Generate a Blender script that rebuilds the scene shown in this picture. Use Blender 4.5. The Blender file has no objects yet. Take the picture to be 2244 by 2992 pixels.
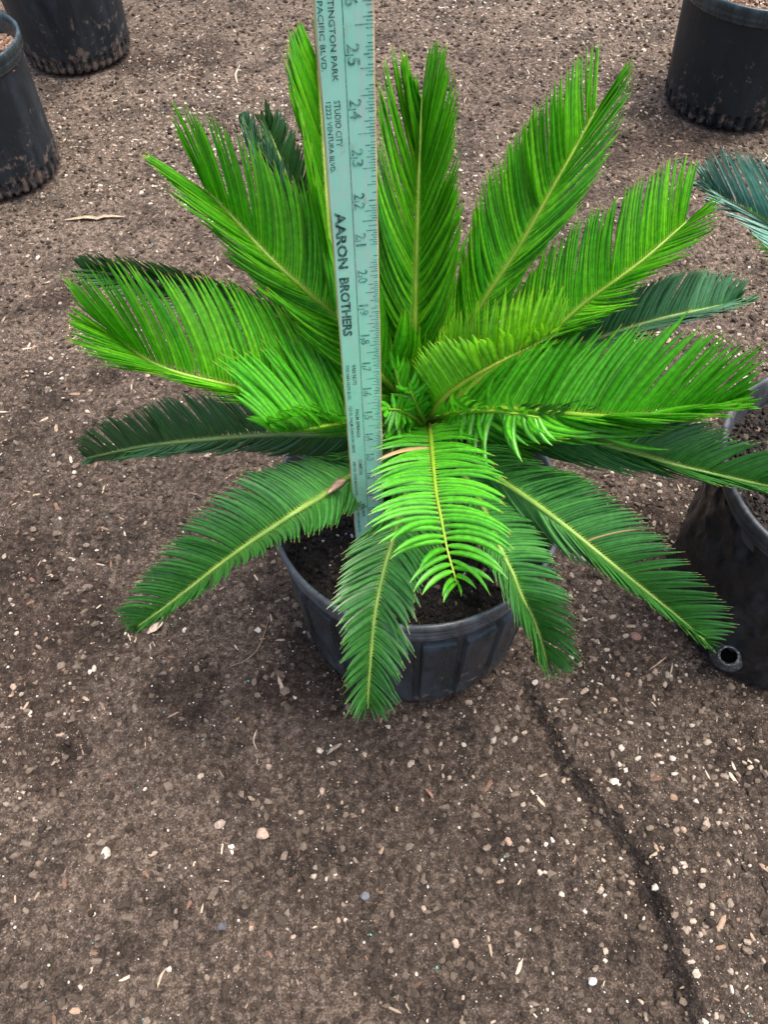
import bpy, math, random
import numpy as np
from mathutils import Vector, Matrix

rng = np.random.default_rng(7)
random.seed(7)
C = bpy.context.scene.collection
R = math.radians

# ------------------------------------------------------------------ camera
PITCH, ROLL, CAM_H = 56.2, 1.6, 0.815
FPX, CX, CY = 2248.0, 1122.0, 1496.0          # focal length and centre in photo pixels (2244 x 2992)
_p, _r = R(PITCH), R(ROLL)
_u = np.array([-math.sin(_r) * math.cos(_p), math.cos(_r) * math.cos(_p), math.sin(_p)])
_X = np.array([1.0, 0, 0]) - _u * _u[0]; _X /= np.linalg.norm(_X)
_Y = np.cross(_u, _X)
W2C = np.array([_X, _Y, _u]).T                 # world -> camera
CAM = np.array([0, 0, CAM_H])
cam = bpy.data.cameras.new('camera'); camo = bpy.data.objects.new('camera', cam); C.objects.link(camo)
cam.sensor_fit = 'VERTICAL'; cam.sensor_height = 36.0; cam.lens = 36.0 * FPX / 2992.0
cam.clip_start = 0.02; cam.clip_end = 500
M = Matrix([list(r) for r in W2C.T]).to_4x4(); M.translation = Vector(CAM)
camo.matrix_world = M
bpy.context.scene.camera = camo

# ------------------------------------------------------------------ light
sc = bpy.context.scene
w = bpy.data.worlds.new("World"); sc.world = w; w.use_nodes = True
nt = w.node_tree; bg = nt.nodes['Background']
sky = nt.nodes.new('ShaderNodeTexSky'); sky.sky_type = 'NISHITA'; sky.sun_disc = False
SUN_EL, SUN_AZ = 76.0, 75.0                   # azimuth measured from +Y towards +X
sky.sun_elevation = R(SUN_EL); sky.sun_rotation = R(SUN_AZ)
sky.air_density = 0.7; sky.dust_density = 6.0; sky.ozone_density = 0.6
nt.links.new(sky.outputs[0], bg.inputs[0]); bg.inputs[1].default_value = 0.12
sl = bpy.data.lights.new('sun', 'SUN'); sl.energy = 1.0; sl.angle = R(40); sl.color = (1.0, 0.95, 0.88)
so = bpy.data.objects.new('sun', sl); C.objects.link(so)
sd = Vector((math.sin(R(SUN_AZ)) * math.cos(R(SUN_EL)), math.cos(R(SUN_AZ)) * math.cos(R(SUN_EL)), math.sin(R(SUN_EL))))
so.rotation_euler = sd.to_track_quat('Z', 'Y').to_euler(); so.location = (0, 0, 5)
sc.view_settings.view_transform = 'Standard'; sc.view_settings.look = 'None'
sc.view_settings.gamma = 1.0; sc.view_settings.use_curve_mapping = False
sc.view_settings.exposure = 1.6
sc.cycles.max_bounces = 6; sc.cycles.transmission_bounces = 4; sc.cycles.diffuse_bounces = 4

# ------------------------------------------------------------------ helpers
def norm(v):
    v = np.asarray(v, float); n = np.linalg.norm(v, axis=-1, keepdims=True)
    return v / np.maximum(n, 1e-12)

def ray(dx, dy):
    """direction of the sight line through a point of the survey drawing (1659 x 2212)"""
    x = np.asarray(dx, float) * 1.3526; y = np.asarray(dy, float) * 1.3526
    d = np.stack([(x - CX) / FPX, -(y - CY) / FPX, -np.ones_like(x)], -1)
    return norm(d @ W2C)

def at(dx, dy, z):
    r = ray(dx, dy); return CAM + r * ((z - CAM_H) / r[..., 2])[..., None] if np.ndim(r) > 1 else CAM + r * ((z - CAM_H) / r[2])

def tag(o, label=None, cat=None, group=None, kind=None):
    if label: o['label'] = label
    if cat: o['category'] = cat
    if group: o['group'] = group
    if kind: o['kind'] = kind
    return o

def empty(name, loc):
    o = bpy.data.objects.new(name, None); C.objects.link(o); o.location = Vector(loc)
    o.empty_display_size = 0.05; return o

def link(name, me, parent=None):
    o = bpy.data.objects.new(name, me); C.objects.link(o)
    if parent is not None:
        o.parent = parent
        root = parent
        off = Vector((0, 0, 0))
        while root is not None:
            off += root.location; root = root.parent
        o.location = -off                      # meshes are written in world coordinates
    return o

def mesh_np(name, V, F, mats, smooth=True, attrs=None, fmat=None, k=None):
    """V (n,3), F (m,k) ints all faces of k corners, or list of such arrays"""
    me = bpy.data.meshes.new(name)
    Fs = F if isinstance(F, list) else [F]
    Fs = [f for f in Fs if len(f)]
    nf = sum(len(f) for f in Fs); nl = sum(f.size for f in Fs)
    me.vertices.add(len(V)); me.vertices.foreach_set('co', np.asarray(V, np.float32).ravel())
    me.loops.add(nl); me.polygons.add(nf)
    me.loops.foreach_set('vertex_index', np.concatenate([f.ravel() for f in Fs]).astype(np.int32))
    cnt = np.concatenate([np.full(len(f), f.shape[1]) for f in Fs])
    st = np.concatenate([[0], np.cumsum(cnt)[:-1]])
    me.polygons.foreach_set('loop_start', st.astype(np.int32))
    try: me.polygons.foreach_set('loop_total', cnt.astype(np.int32))
    except Exception: pass
    me.polygons.foreach_set('use_smooth', np.full(nf, bool(smooth)))
    for m in (mats if isinstance(mats, (list, tuple)) else [mats]): me.materials.append(m)
    if fmat is not None: me.polygons.foreach_set('material_index', np.asarray(fmat, np.int32))
    me.update(calc_edges=True)
    for kx, v in (attrs or {}).items():
        a = me.attributes.new(kx, 'FLOAT', 'POINT'); a.data.foreach_set('value', np.asarray(v, np.float32))
    me.validate()
    return me

# value noise ---------------------------------------------------------------
_T = np.random.default_rng(3).random((256, 256))
def vnoise(x, y, s=0):
    x = np.asarray(x, float) + s * 17.31; y = np.asarray(y, float) + s * 9.77
    xi = np.floor(x).astype(int); yi = np.floor(y).astype(int)
    fx = x - xi; fy = y - yi; fx = fx * fx * (3 - 2 * fx); fy = fy * fy * (3 - 2 * fy)
    a = _T[xi & 255, yi & 255]; b = _T[(xi + 1) & 255, yi & 255]; c = _T[xi & 255, (yi + 1) & 255]; d = _T[(xi + 1) & 255, (yi + 1) & 255]
    return (a * (1 - fx) + b * fx) * (1 - fy) + (c * (1 - fx) + d * fx) * fy - 0.5
def fbm(x, y, s=0, o=4):
    r = 0; a = 1.0
    for i in range(o):
        r = r + a * vnoise(x * 2 ** i, y * 2 ** i, s + i); a *= 0.55
    return r

# node materials ------------------------------------------------------------
def mat(name):
    m = bpy.data.materials.new(name); m.use_nodes = True
    n = m.node_tree; b = n.nodes['Principled BSDF']; return m, n, b
def N(n, t, **kw):
    x = n.nodes.new(t)
    for k, v in kw.items():
        if k in x.inputs: x.inputs[k].default_value = v
        else: setattr(x, k, v)
    return x
def ramp(n, src, stops, interp='LINEAR'):
    r = n.nodes.new('ShaderNodeValToRGB'); cr = r.color_ramp; cr.interpolation = interp
    while len(cr.elements) > 1: cr.elements.remove(cr.elements[-1])
    cr.elements[0].position = stops[0][0]; cr.elements[0].color = (*stops[0][1], 1)
    for p, c in stops[1:]:
        e = cr.elements.new(p); e.color = (*c, 1)
    n.links.new(src, r.inputs[0]); return r.outputs[0]
def g3(v): return (v, v, v)
def mixc(n, fac, a, b, blend='MIX'):
    x = n.nodes.new('ShaderNodeMix'); x.data_type = 'RGBA'; x.blend_type = blend
    for sock, v in ((x.inputs[0], fac), (x.inputs[6], a), (x.inputs[7], b)):
        if isinstance(v, bpy.types.NodeSocket): n.links.new(v, sock)
        elif isinstance(v, (int, float)): sock.default_value = v
        else: sock.default_value = (*v, 1)
    return x.outputs[2]
def attr(n, name):
    a = n.nodes.new('ShaderNodeAttribute'); a.attribute_name = name; return a.outputs['Fac']
def coords(n, scale=(1, 1, 1)):
    t = n.nodes.new('ShaderNodeTexCoord'); mp = n.nodes.new('ShaderNodeMapping'); mp.inputs['Scale'].default_value = scale
    n.links.new(t.outputs['Object'], mp.inputs[0]); return mp.outputs[0]
def noise(n, vec, scale, detail=3, rough=.55):
    x = N(n, 'ShaderNodeTexNoise'); x.inputs['Scale'].default_value = scale; x.inputs['Detail'].default_value = detail
    x.inputs['Roughness'].default_value = rough; n.links.new(vec, x.inputs['Vector']); return x.outputs[0]
def bump(n, b, h, strength=.4, dist=.002):
    x = n.nodes.new('ShaderNodeBump'); x.inputs['Strength'].default_value = strength; x.inputs['Distance'].default_value = dist
    n.links.new(h, x.inputs['Height']); n.links.new(x.outputs[0], b.inputs['Normal'])

STR = {'bright_green_leaflet': .9, 'lime_green_leaflet': .6}
def leaf_mat(name, c0, c1, tr, trfac, rough=.42, tipc=(.55, .38, .08), basec=(.32, .42, .05), spec=.7):
    m, n, b = mat(name)
    rn = attr(n, 'rnd'); u = attr(n, 'along')
    v = coords(n); ns = noise(n, v, 240, 2)
    col = ramp(n, rn, [(0, c0), (1, c1)])
    mott = ramp(n, ns, [(.35, g3(.82)), (.65, g3(1.12))])
    col = mixc(n, 1.0, col, mott, 'MULTIPLY')
    # pale streak of the midrib groove and darker edges painted as shade between leaflets
    wv = attr(n, 'across')
    st = ramp(n, wv, [(0, g3(.34)), (.25, g3(.92)), (.5, g3(1.38)), (.75, g3(.92)), (1, g3(.34))])
    col = mixc(n, STR.get(name, .75), col, st, 'MULTIPLY')
    tf = ramp(n, u, [(0, (.9, .9, .9)), (.05, g3(0)), (1, g3(0))])
    col = mixc(n, tf, col, basec)
    te = ramp(n, u, [(.0, g3(0)), (.945, g3(0)), (.985, g3(1))])
    col = mixc(n, te, col, tipc)
    dr = attr(n, 'dry')
    col = mixc(n, dr, col, (.52, .34, .15))
    n.links.new(col, b.inputs['Base Color'])
    b.inputs['Roughness'].default_value = rough
    b.inputs['Specular IOR Level'].default_value = spec
    if trfac > 0:
        t = n.nodes.new('ShaderNodeBsdfTranslucent')
        tc = mixc(n, 1.0, tr, mott, 'MULTIPLY'); tc = mixc(n, .8, tc, st, 'MULTIPLY'); tc = mixc(n, dr, tc, (.3, .18, .06)); n.links.new(tc, t.inputs[0])
        mx = n.nodes.new('ShaderNodeMixShader'); mx.inputs[0].default_value = trfac
        n.links.new(b.outputs[0], mx.inputs[1]); n.links.new(t.outputs[0], mx.inputs[2])
        n.links.new(mx.outputs[0], n.nodes['Material Output'].inputs[0])
    return m

LM = {
 'bright': leaf_mat('bright_green_leaflet', (.030, .255, .006), (.17, .54, .012), (.20, .85, .01), .36),
 'lime':   leaf_mat('lime_green_leaflet', (.13, .46, .008), (.22, .60, .012), (.42, .88, .02), .40, tipc=(.75, .5, .05)),
 'fresh':  leaf_mat('fresh_green_leaflet', (.055, .34, .012), (.11, .50, .022), (.2, .8, .03), .34, rough=.34),
 'mid':    leaf_mat('mid_green_leaflet', (.030, .150, .024), (.056, .235, .038), (.06, .32, .02), .16, rough=.36, tipc=(.45, .42, .12)),
 'dark':   leaf_mat('dark_green_leaflet', (.019, .086, .018), (.034, .130, .026), (.03, .16, .02), .10, rough=.42, tipc=(.35, .33, .10), basec=(.2, .3, .06)),
 'teal':   leaf_mat('blue_green_leaflet', (.055, .175, .085), (.10, .27, .130), (.05, .22, .08), .08, rough=.28, tipc=(.45, .40, .12)),
 'pale':   leaf_mat('pale_blue_green_leaflet', (.16, .36, .28), (.30, .55, .47), (.06, .25, .10), .06, rough=.22, tipc=(.45, .40, .12)),
}
def rachis_mat(name, c0, c1):
    m, n, b = mat(name); v = coords(n)
    col = ramp(n, noise(n, v, 60, 3), [(.3, c0), (.7, c1)])
    base = attr(n, 'along'); k = ramp(n, base, [(0, g3(1)), (.12, g3(.85)), (.32, g3(0))])
    col = mixc(n, k, col, (.075, .06, .022)); n.links.new(col, b.inputs['Base Color'])
    b.inputs['Roughness'].default_value = .45
    bump(n, b, noise(n, v, 900, 2), .25, .0006)
    return m
RM = {
 'pale': None,
 'bright': rachis_mat('yellow_green_rachis', (.15, .33, .02), (.28, .42, .05)),
 'lime': rachis_mat('lime_rachis', (.26, .36, .02), (.40, .48, .05)),
 'fresh': rachis_mat('fresh_rachis', (.15, .34, .015), (.26, .44, .035)),
 'mid': rachis_mat('pale_green_rachis', (.13, .29, .05), (.24, .38, .08)),
 'dark': rachis_mat('dull_green_rachis', (.08, .17, .04), (.16, .25, .07)),
 'teal': rachis_mat('grey_green_rachis', (.15, .28, .10), (.26, .38, .14)),
}

RM['pale'] = RM['teal']
# ------------------------------------------------------------------ ground
POT = dict(x=.021, y=.412, z=.225, r=.134)
def track(y):      # x of the eroded edge that runs down the right of the foreground
    return .115 + .33 * np.clip(.30 - y, -1, 1) * .55 + .02 * np.sin(y * 23) + .012 * np.sin(y * 61 + 1)
def gh(x, y):
    x = np.asarray(x, float); y = np.asarray(y, float)
    h = .010 * fbm(x * 2.2 + 40, y * 2.2 + 40, 1, 3) + .0045 * fbm(x * 14 + 40, y * 14 + 40, 2, 3)
    near = np.exp(-np.maximum(y - .9, 0) * 1.2)
    n1 = fbm(x * 70 + 60, y * 70 + 60, 5, 4); h = h + (.0050 * n1 + .0030 * np.abs(fbm(x * 150, y * 150, 8, 3))) * (.35 + .65 * near)
    # eroded tyre edge: ground right of it lies lower, with a small crest
    e = edge_x(y); s = 1 / (1 + np.exp(-(x - e) / .0035))
    fade = np.clip((.30 - y) / .06, 0, 1)
    top = np.clip((.36 - y) / .10, 0, 1)
    h = h + top * (.018 * s * np.exp(-np.maximum(x - e, 0) / .10) + .006 * np.exp(-((x - e - .009) / .008) ** 2) - .0045 * np.exp(-((x - e + .006) / .007) ** 2) * (.9 + .9 * vnoise(x * 30, y * 55, 9)))
    # dug hollows
    for (hx, hy, hr, hd) in HOLES: h = h - hd * np.exp(-(((x - hx) ** 2 + (y - hy) ** 2) / hr ** 2))
    for (px, py, pr) in FLAT:
        d = np.hypot(x - px, y - py); k = np.clip((pr * 1.15 - d) / (pr * .15), 0, 1); h = h * (1 - k) - .003 * k
    return h
_ed = np.array([at(a, b, 0)[:2] for a, b in ((1120, 1440), (1165, 1540), (1215, 1650), (1300, 1760), (1370, 1850), (1410, 1950), (1445, 2060), (1480, 2170), (1500, 2300))])
def edge_x(y):
    o = np.argsort(_ed[:, 1]); return np.interp(y, _ed[o, 1], _ed[o, 0]) + .004 * vnoise(np.asarray(y) * 60, 0 * np.asarray(y), 3) + .0025 * vnoise(np.asarray(y) * 190, 0 * np.asarray(y), 4)
HOLES = [(*at(230, 812, 0)[:2], .03, .012), (*at(1135, 1330, 0)[:2], .03, .006)]
FLAT = [(.021, .412, .118), (.4435, .419, .120), (-.705, 1.309, .104), (-.668, 1.745, .11), (.66, 1.511, .121)]

def axis(a, b, fine, lo, hi, grow=1.06):
    c = list(np.arange(a, b, fine)); s = fine
    x = c[-1]
    while x < hi: s *= grow; x += s; c.append(x)
    x = c[0]; s = fine; pre = []
    while x > lo: s *= grow; x -= s; pre.append(x)
    return np.array(pre[::-1] + c)
gx = axis(-.52, .56, .0023, -60, 60, 1.025); gy = axis(-.06, .62, .0023, -40, 90, 1.016)
GX, GY = np.meshgrid(gx, gy)
far = np.exp(-np.maximum(np.hypot(GX, GY - .5) - 3, 0) / 3)
GZ = gh(GX, GY) * far
V = np.stack([GX, GY, GZ], -1).reshape(-1, 3)
nx, ny = len(gx), len(gy)
i = np.arange((nx - 1) * (ny - 1)); q = i // (nx - 1) * nx + i % (nx - 1)
F = np.stack([q, q + 1, q + nx + 1, q + nx], -1)

m, n, b = mat('brown_dirt')
v = coords(n)
big = noise(n, v, 2.3, 3); med = noise(n, v, 11, 4, .6); fin = noise(n, v, 130, 4, .7); vf = noise(n, v, 520, 2, .6)
c1 = ramp(n, fin, [(.34, (.030, .0225, .0165)), (.50, (.070, .0535, .041)), (.66, (.150, .118, .093))])
c2 = ramp(n, vf, [(.33, g3(.65)), (.56, g3(1.1)), (.68, g3(1.8))])
col = mixc(n, .8, c1, c2, 'MULTIPLY')
damp_shade = ramp(n, med, [(.38, g3(.55)), (.47, g3(.95)), (.60, g3(1.10))])  # wetter soil patches from noise alone
col = mixc(n, 1.0, col, damp_shade, 'MULTIPLY')
gp = n.nodes.new('ShaderNodeNewGeometry'); sp = n.nodes.new('ShaderNodeSeparateXYZ'); n.links.new(gp.outputs['Position'], sp.inputs[0])
mm = n.nodes.new('ShaderNodeMath'); mm.operation = 'MULTIPLY_ADD'; mm.inputs[1].default_value = .20; n.links.new(sp.outputs[1], mm.inputs[0]); n.links.new(big, mm.inputs[2])
dry = ramp(n, mm.outputs[0], [(.45, (.66, .645, .64)), (.66, (.98, .96, .955)), (.95, (1.5, 1.5, 1.49))]); col = mixc(n, 1.0, col, dry, 'MULTIPLY')
dpa = attr(n, 'damp_shade'); col = mixc(n, 1.0, col, ramp(n, dpa, [(0, g3(1)), (1, (.52, .49, .48))]), 'MULTIPLY')
n.links.new(col, b.inputs['Base Color']); b.inputs['Roughness'].default_value = .93; b.inputs['Specular IOR Level'].default_value = .25
bump(n, b, fin, 1.0, .004)
DIRT = m
DAMP_SHADE = [(60, 1390, .09, .10), (40, 1180, .05, .05), (90, 1260, .04, .03), (445, 120, .07, .10), (250, 130, .10, .05), (520, 560, .05, .04), (228, 812, .028, .02), (130, 640, .05, .03), (700, 1420, .07, .06), (400, 1500, .05, .04), (1420, 300, .14, .10), (1230, 420, .06, .06), (1330, 1150, .08, .04), (60, 1620, .05, .06)]  # wet soil spots, plus shade beside the pots painted as dark blobs
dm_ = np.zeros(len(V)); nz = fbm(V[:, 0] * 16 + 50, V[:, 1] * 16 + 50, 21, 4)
for dx_, dy_, ra_, rb_ in DAMP_SHADE:
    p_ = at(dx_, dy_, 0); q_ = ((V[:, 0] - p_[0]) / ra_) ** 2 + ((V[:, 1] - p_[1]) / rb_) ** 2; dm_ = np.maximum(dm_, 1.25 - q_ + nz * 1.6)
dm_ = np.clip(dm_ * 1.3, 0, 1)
tag(link('ground', mesh_np('ground', V, F, DIRT, attrs={'damp_shade': dm_})), kind='structure')

def gz(x, y):      # height of the ground mesh itself
    i = np.clip(np.searchsorted(gx, x) - 1, 0, nx - 2); j = np.clip(np.searchsorted(gy, y) - 1, 0, ny - 2)
    fx = (x - gx[i]) / (gx[i + 1] - gx[i]); fy = (y - gy[j]) / (gy[j + 1] - gy[j])
    return (GZ[j, i] * (1 - fx) + GZ[j, i + 1] * fx) * (1 - fy) + (GZ[j + 1, i] * (1 - fx) + GZ[j + 1, i + 1] * fx) * fy
# scattered grit ------------------------------------------------------------
_ph = (1 + 5 ** .5) / 2
ICO = norm(np.array([(-1, _ph, 0), (1, _ph, 0), (-1, -_ph, 0), (1, -_ph, 0), (0, -1, _ph), (0, 1, _ph), (0, -1, -_ph), (0, 1, -_ph), (_ph, 0, -1), (_ph, 0, 1), (-_ph, 0, -1), (-_ph, 0, 1)]))
ICF = np.array([(0, 11, 5), (0, 5, 1), (0, 1, 7), (0, 7, 10), (0, 10, 11), (1, 5, 9), (5, 11, 4), (11, 10, 2), (10, 7, 6), (7, 1, 8), (3, 9, 4), (3, 4, 2), (3, 2, 6), (3, 6, 8), (3, 8, 9), (4, 9, 5), (2, 4, 11), (6, 2, 10), (8, 6, 7), (9, 8, 1)])
def rocks(P, S, flat=.6, rough=.28, elong=None, rg=rng):
    n_ = len(P)
    B = ICO[None] * (1 + rg.uniform(-rough, rough, (n_, 12, 1)))
    sc3 = np.stack([rg.uniform(.75, 1.35, n_), rg.uniform(.6, 1.0, n_), rg.uniform(.7, 1.1, n_) * flat], -1)
    if elong is not None: sc3[:, 0] *= elong
    B = B * sc3[:, None] * S[:, None, None]
    a = rg.uniform(0, 6.283, n_); tl = rg.uniform(-.35, .35, n_)
    ct, st_ = np.cos(tl)[:, None], np.sin(tl)[:, None]
    x, z = B[..., 0] * ct - B[..., 2] * st_, B[..., 0] * st_ + B[..., 2] * ct; y = B[..., 1]
    ca, sa = np.cos(a)[:, None], np.sin(a)[:, None]
    W_ = np.stack([x * ca - y * sa, x * sa + y * ca, z], -1) + P[:, None]
    Fo = ICF[None] + 12 * np.arange(n_)[:, None, None]
    return W_.reshape(-1, 3), Fo.reshape(-1, 3)
def spots(n_, y0=-.08, y1=2.4, bias=1.0, rg=rng):
    out = []
    y = y0 + (y1 - y0) * rg.random(n_ * 3) ** bias; hw = .50 + .56 * np.maximum(y, 0)
    keep = rg.random(len(y)) < hw / 1.9
    y = y[keep]; hw = hw[keep]; x = rg.uniform(-1, 1, len(y)) * hw
    ok = np.ones(len(x), bool)
    for px, py, pr in FLAT: ok &= np.hypot(x - px, y - py) > pr + .002
    x, y = x[ok][:n_], y[ok][:n_]; return x, y

def grit_mat(name, stops, rough=.9):
    m, n, b = mat(name); r = attr(n, 'rnd'); v = coords(n)
    col = ramp(n, r, stops); col = mixc(n, 1.0, col, ramp(n, noise(n, v, 300, 3), [(.3, g3(.7)), (.7, g3(1.15))]), 'MULTIPLY')
    n.links.new(col, b.inputs['Base Color']); b.inputs['Roughness'].default_value = rough
    b.inputs['Specular IOR Level'].default_value = .3; return m
STONE = grit_mat('small_stone', [(0, (.12, .095, .072)), (.30, (.22, .175, .135)), (.6, (.36, .30, .235)), (.72, (.36, .25, .18)), (.80, (.42, .37, .30)), (1, (.52, .48, .41))])
CRUMB = grit_mat('soil_crumb', [(0, (.026, .019, .014)), (.5, (.075, .057, .042)), (1, (.19, .15, .115))], .95)
PERL = grit_mat('perlite', [(0, (.52, .50, .46)), (1, (.74, .72, .68))], .8)
CHIP = grit_mat('bark_chip', [(0, (.08, .045, .030)), (.5, (.20, .12, .08)), (1, (.34, .25, .17))], .85)
STRAW = grit_mat('pale_straw', [(0, (.20, .14, .10)), (.5, (.36, .29, .21)), (1, (.52, .45, .35))], .85)
TEALG = grit_mat('fertiliser_granule', [(0, (.08, .34, .30)), (.8, (.14, .46, .42)), (1, (.62, .50, .08))], .6)
def scatter(name, n_, lo, hi, power, material, flat=.6, rough=.28, elong=None, sink=.25, bias=1.0, patch=None, rndp=None, y1=2.4):
    x, y = spots(n_, bias=bias, y1=y1)
    if patch is not None:
        k = patch(x, y) > rng.random(len(x)); x, y = x[k], y[k]
    s = lo + (hi - lo) * rng.random(len(x)) ** power
    s = s * (1 + .08 * np.clip(y - .8, 0, 1.5))
    P = np.stack([x, y, gz(x, y) + s * flat * (1 - 2 * sink) * .8], -1)
    V, F = rocks(P, s, flat, rough, elong)
    a = rng.random(len(x)) if rndp is None else rng.random(len(x)) ** rndp
    o = link(name, mesh_np(name, V, F, material, smooth=False, attrs={'rnd': np.repeat(a, 12)}))
    return tag(o, kind='stuff')
def patches(x, y):
    e = edge_x(y); d = x - e
    bank = np.where((y < .36) & (d > 0), .55 * np.exp(-d / .15), 0) - np.where((y < .34) & (d < 0) & (d > -.22), .28, 0)
    return np.clip(.42 + 2.8 * fbm(x * 3.4 + 20, y * 3.4 + 20, 11, 4) + bank, .10, 1)
tag(scatter('gravel', 150000, .0005, .0043, 8.0, STONE, patch=patches, rndp=1.0), 'tan and grey grit strewn over the brown dirt', 'gravel')
tag(scatter('soil_crumbs', 80000, .0007, .0050, 3.6, CRUMB, flat=.7, rough=.4), 'dark brown crumbs of loose soil on the ground', 'soil')
tag(scatter('perlite_grains', 9000, .0004, .0015, 4.0, PERL, flat=.8, rough=.15), 'white perlite grains sprinkled over the dirt', 'perlite')
tag(scatter('bark_chips', 2600, .0009, .0030, 2.0, CHIP, flat=.35, elong=2.4, rough=.3), 'brown slivers of bark lying in the dirt', 'mulch')
tag(scatter('straw_bits', 5200, .0008, .0026, 2.2, STRAW, flat=.25, elong=4.0, rough=.25, y1=2.4, patch=lambda x, y: .35 + .5 * np.clip(y - .3, 0, 1.3)), 'pale straw and wood fibres littering the dirt', 'straw')
tag(scatter('fertiliser_granules', 420, .0008, .0016, 1.2, TEALG, flat=.9, rough=.1), 'teal and yellow fertiliser granules in the dirt', 'fertiliser')

# ------------------------------------------------------------------ lathe
def lathe(name, cx, cy, prof, m, parent=None, seg=160, rfun=None, close=False, label=None):
    """prof list of (r, z); rfun(theta, z, r, k) -> r"""
    pr = np.array(prof, float); th = np.linspace(0, 2 * np.pi, seg, endpoint=False)
    TH, I = np.meshgrid(th, np.arange(len(pr))); rr = pr[I, 0]; zz = pr[I, 1]
    if rfun is not None: rr = rfun(TH, zz, rr, I)
    V = np.stack([cx + rr * np.cos(TH), cy + rr * np.sin(TH), zz], -1).reshape(-1, 3)
    a = np.arange(len(pr) - 1)[:, None] * seg; j = np.arange(seg)[None]; j2 = (j + 1) % seg
    F = np.stack([a + j, a + j2, a + seg + j2, a + seg + j], -1).reshape(-1, 4)
    o = link(name, mesh_np(name, V, F, m), parent)
    if label: o['label'] = label
    return o

def plastic(name, base, dirt_h, dirt_amt, rough=.38, scuff=.5, dc=(.17, .125, .095)):
    m, n, b = mat(name); v = coords(n)
    sep = n.nodes.new('ShaderNodeSeparateXYZ'); tc = n.nodes.new('ShaderNodeTexCoord'); n.links.new(tc.outputs['Object'], sep.inputs[0])
    geo = n.nodes.new('ShaderNodeNewGeometry'); sep2 = n.nodes.new('ShaderNodeSeparateXYZ'); n.links.new(geo.outputs['Position'], sep2.inputs[0])
    hz = ramp(n, sep2.outputs[2], [(0, g3(1)), (dirt_h, g3(.35)), (dirt_h * 2.5, g3(.0))])
    d = noise(n, v, 55, 5, .75)
    thr = n.nodes.new('ShaderNodeMath'); thr.operation = 'MULTIPLY_ADD'
    sepc = n.nodes.new('ShaderNodeRGBToBW'); n.links.new(hz, sepc.inputs[0])
    n.links.new(sepc.outputs[0], thr.inputs[0]); thr.inputs[1].default_value = .22 * dirt_amt; n.links.new(d, thr.inputs[2])
    dm = ramp(n, thr.outputs[0], [(.62, g3(0)), (.72, g3(.8))])
    sc_ = noise(n, coords(n, (1, 1, .25)), 40, 5, .7)
    col = mixc(n, ramp(n, sc_, [(.45, g3(0)), (.75, g3(scuff))]), base, tuple(min(1, c * 3.2 + .03) for c in base))
    col = mixc(n, dm, col, dc)
    n.links.new(col, b.inputs['Base Color'])
    rgh = ramp(n, sc_, [(.3, g3(rough - .08)), (.7, g3(rough + .22))]); rm = mixc(n, dm, rgh, g3(.95)); n.links.new(rm, b.inputs['Roughness'])
    bump(n, b, noise(n, v, 180, 4, .7), .12, .001)
    return m
PL1 = plastic('scuffed_black_plastic', (.012, .021, .027), .055, .6, .27, .8)
PLR = plastic('worn_grey_rim_plastic', (.060, .070, .076), .01, .05, .26, .9)
PL2 = plastic('dusty_black_plastic', (.008, .014, .019), .055, 1.0, .42, .5)
PL4 = plastic('dark_black_plastic', (.003, .009, .012), .05, .8, .5, .15)
PLR2 = plastic('glossy_rim_plastic', (.020, .034, .038), .01, .05, .22, .7)  # lighter base colour paints in part of the rim highlights
PL5 = plastic('wrinkled_black_plastic', (.007, .010, .012), .03, .05, .33, .35, dc=(.02, .02, .02))

def soil(parent, cx, cy, r, z, amp=.004, chip=False, seed=1, nper=40, label=None):
    rg = np.random.default_rng(seed)
    nr, na = 70, 150
    rr = r * np.linspace(0, 1, nr) ** .7; th = np.linspace(0, 2 * np.pi, na, endpoint=False)
    TH, RR = np.meshgrid(th, rr); X = cx + RR * np.cos(TH); Y = cy + RR * np.sin(TH)
    def sh(X, Y): return z + amp * fbm(X * 28 + 30, Y * 28 + 30, seed, 3) + amp * .9 * fbm(X * 110, Y * 110, seed + 4, 4)
    V = np.stack([X, Y, sh(X, Y)], -1).reshape(-1, 3)
    a = np.arange(nr - 1)[:, None] * na; j = np.arange(na)[None]; j2 = (j + 1) % na
    F = np.stack([a + j, a + j2, a + na + j2, a + na + j], -1).reshape(-1, 4)
    o = link('potting_soil', mesh_np('potting_soil', V, F, SOILM[chip]), parent)
    k = 5200 if not chip else 3800
    q = r * .985 * np.sqrt(rg.random(k)); t = rg.random(k) * 6.283; x = cx + q * np.cos(t); y = cy + q * np.sin(t)
    s = (.0007 + .0028 * rg.random(k) ** 2.2) * (1.5 if chip else 1)
    P = np.stack([x, y, sh(x, y) + s * .4], -1); V, F = rocks(P, s, .7, .4, (1.6 if chip else None), rg)
    c = link('soil_crumbs', mesh_np('soil_crumbs', V, F, CHIP if chip else DARKCR, smooth=False, attrs={'rnd': np.repeat(rg.random(k), 12)}), o)
    c['kind'] = 'stuff'
    k = nper; q = r * .97 * np.sqrt(rg.random(k)); t = rg.random(k) * 6.283; x = cx + q * np.cos(t); y = cy + q * np.sin(t)
    s = .0007 + .0020 * rg.random(k) ** 2.5
    P = np.stack([x, y, sh(x, y) + s * .6], -1); V, F = rocks(P, s, .9, .12, None, rg)
    c = link('perlite', mesh_np('perlite', V, F, PERL, smooth=True, attrs={'rnd': np.repeat(rg.random(k), 12)}), o); c['kind'] = 'stuff'
    return o, sh
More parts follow.
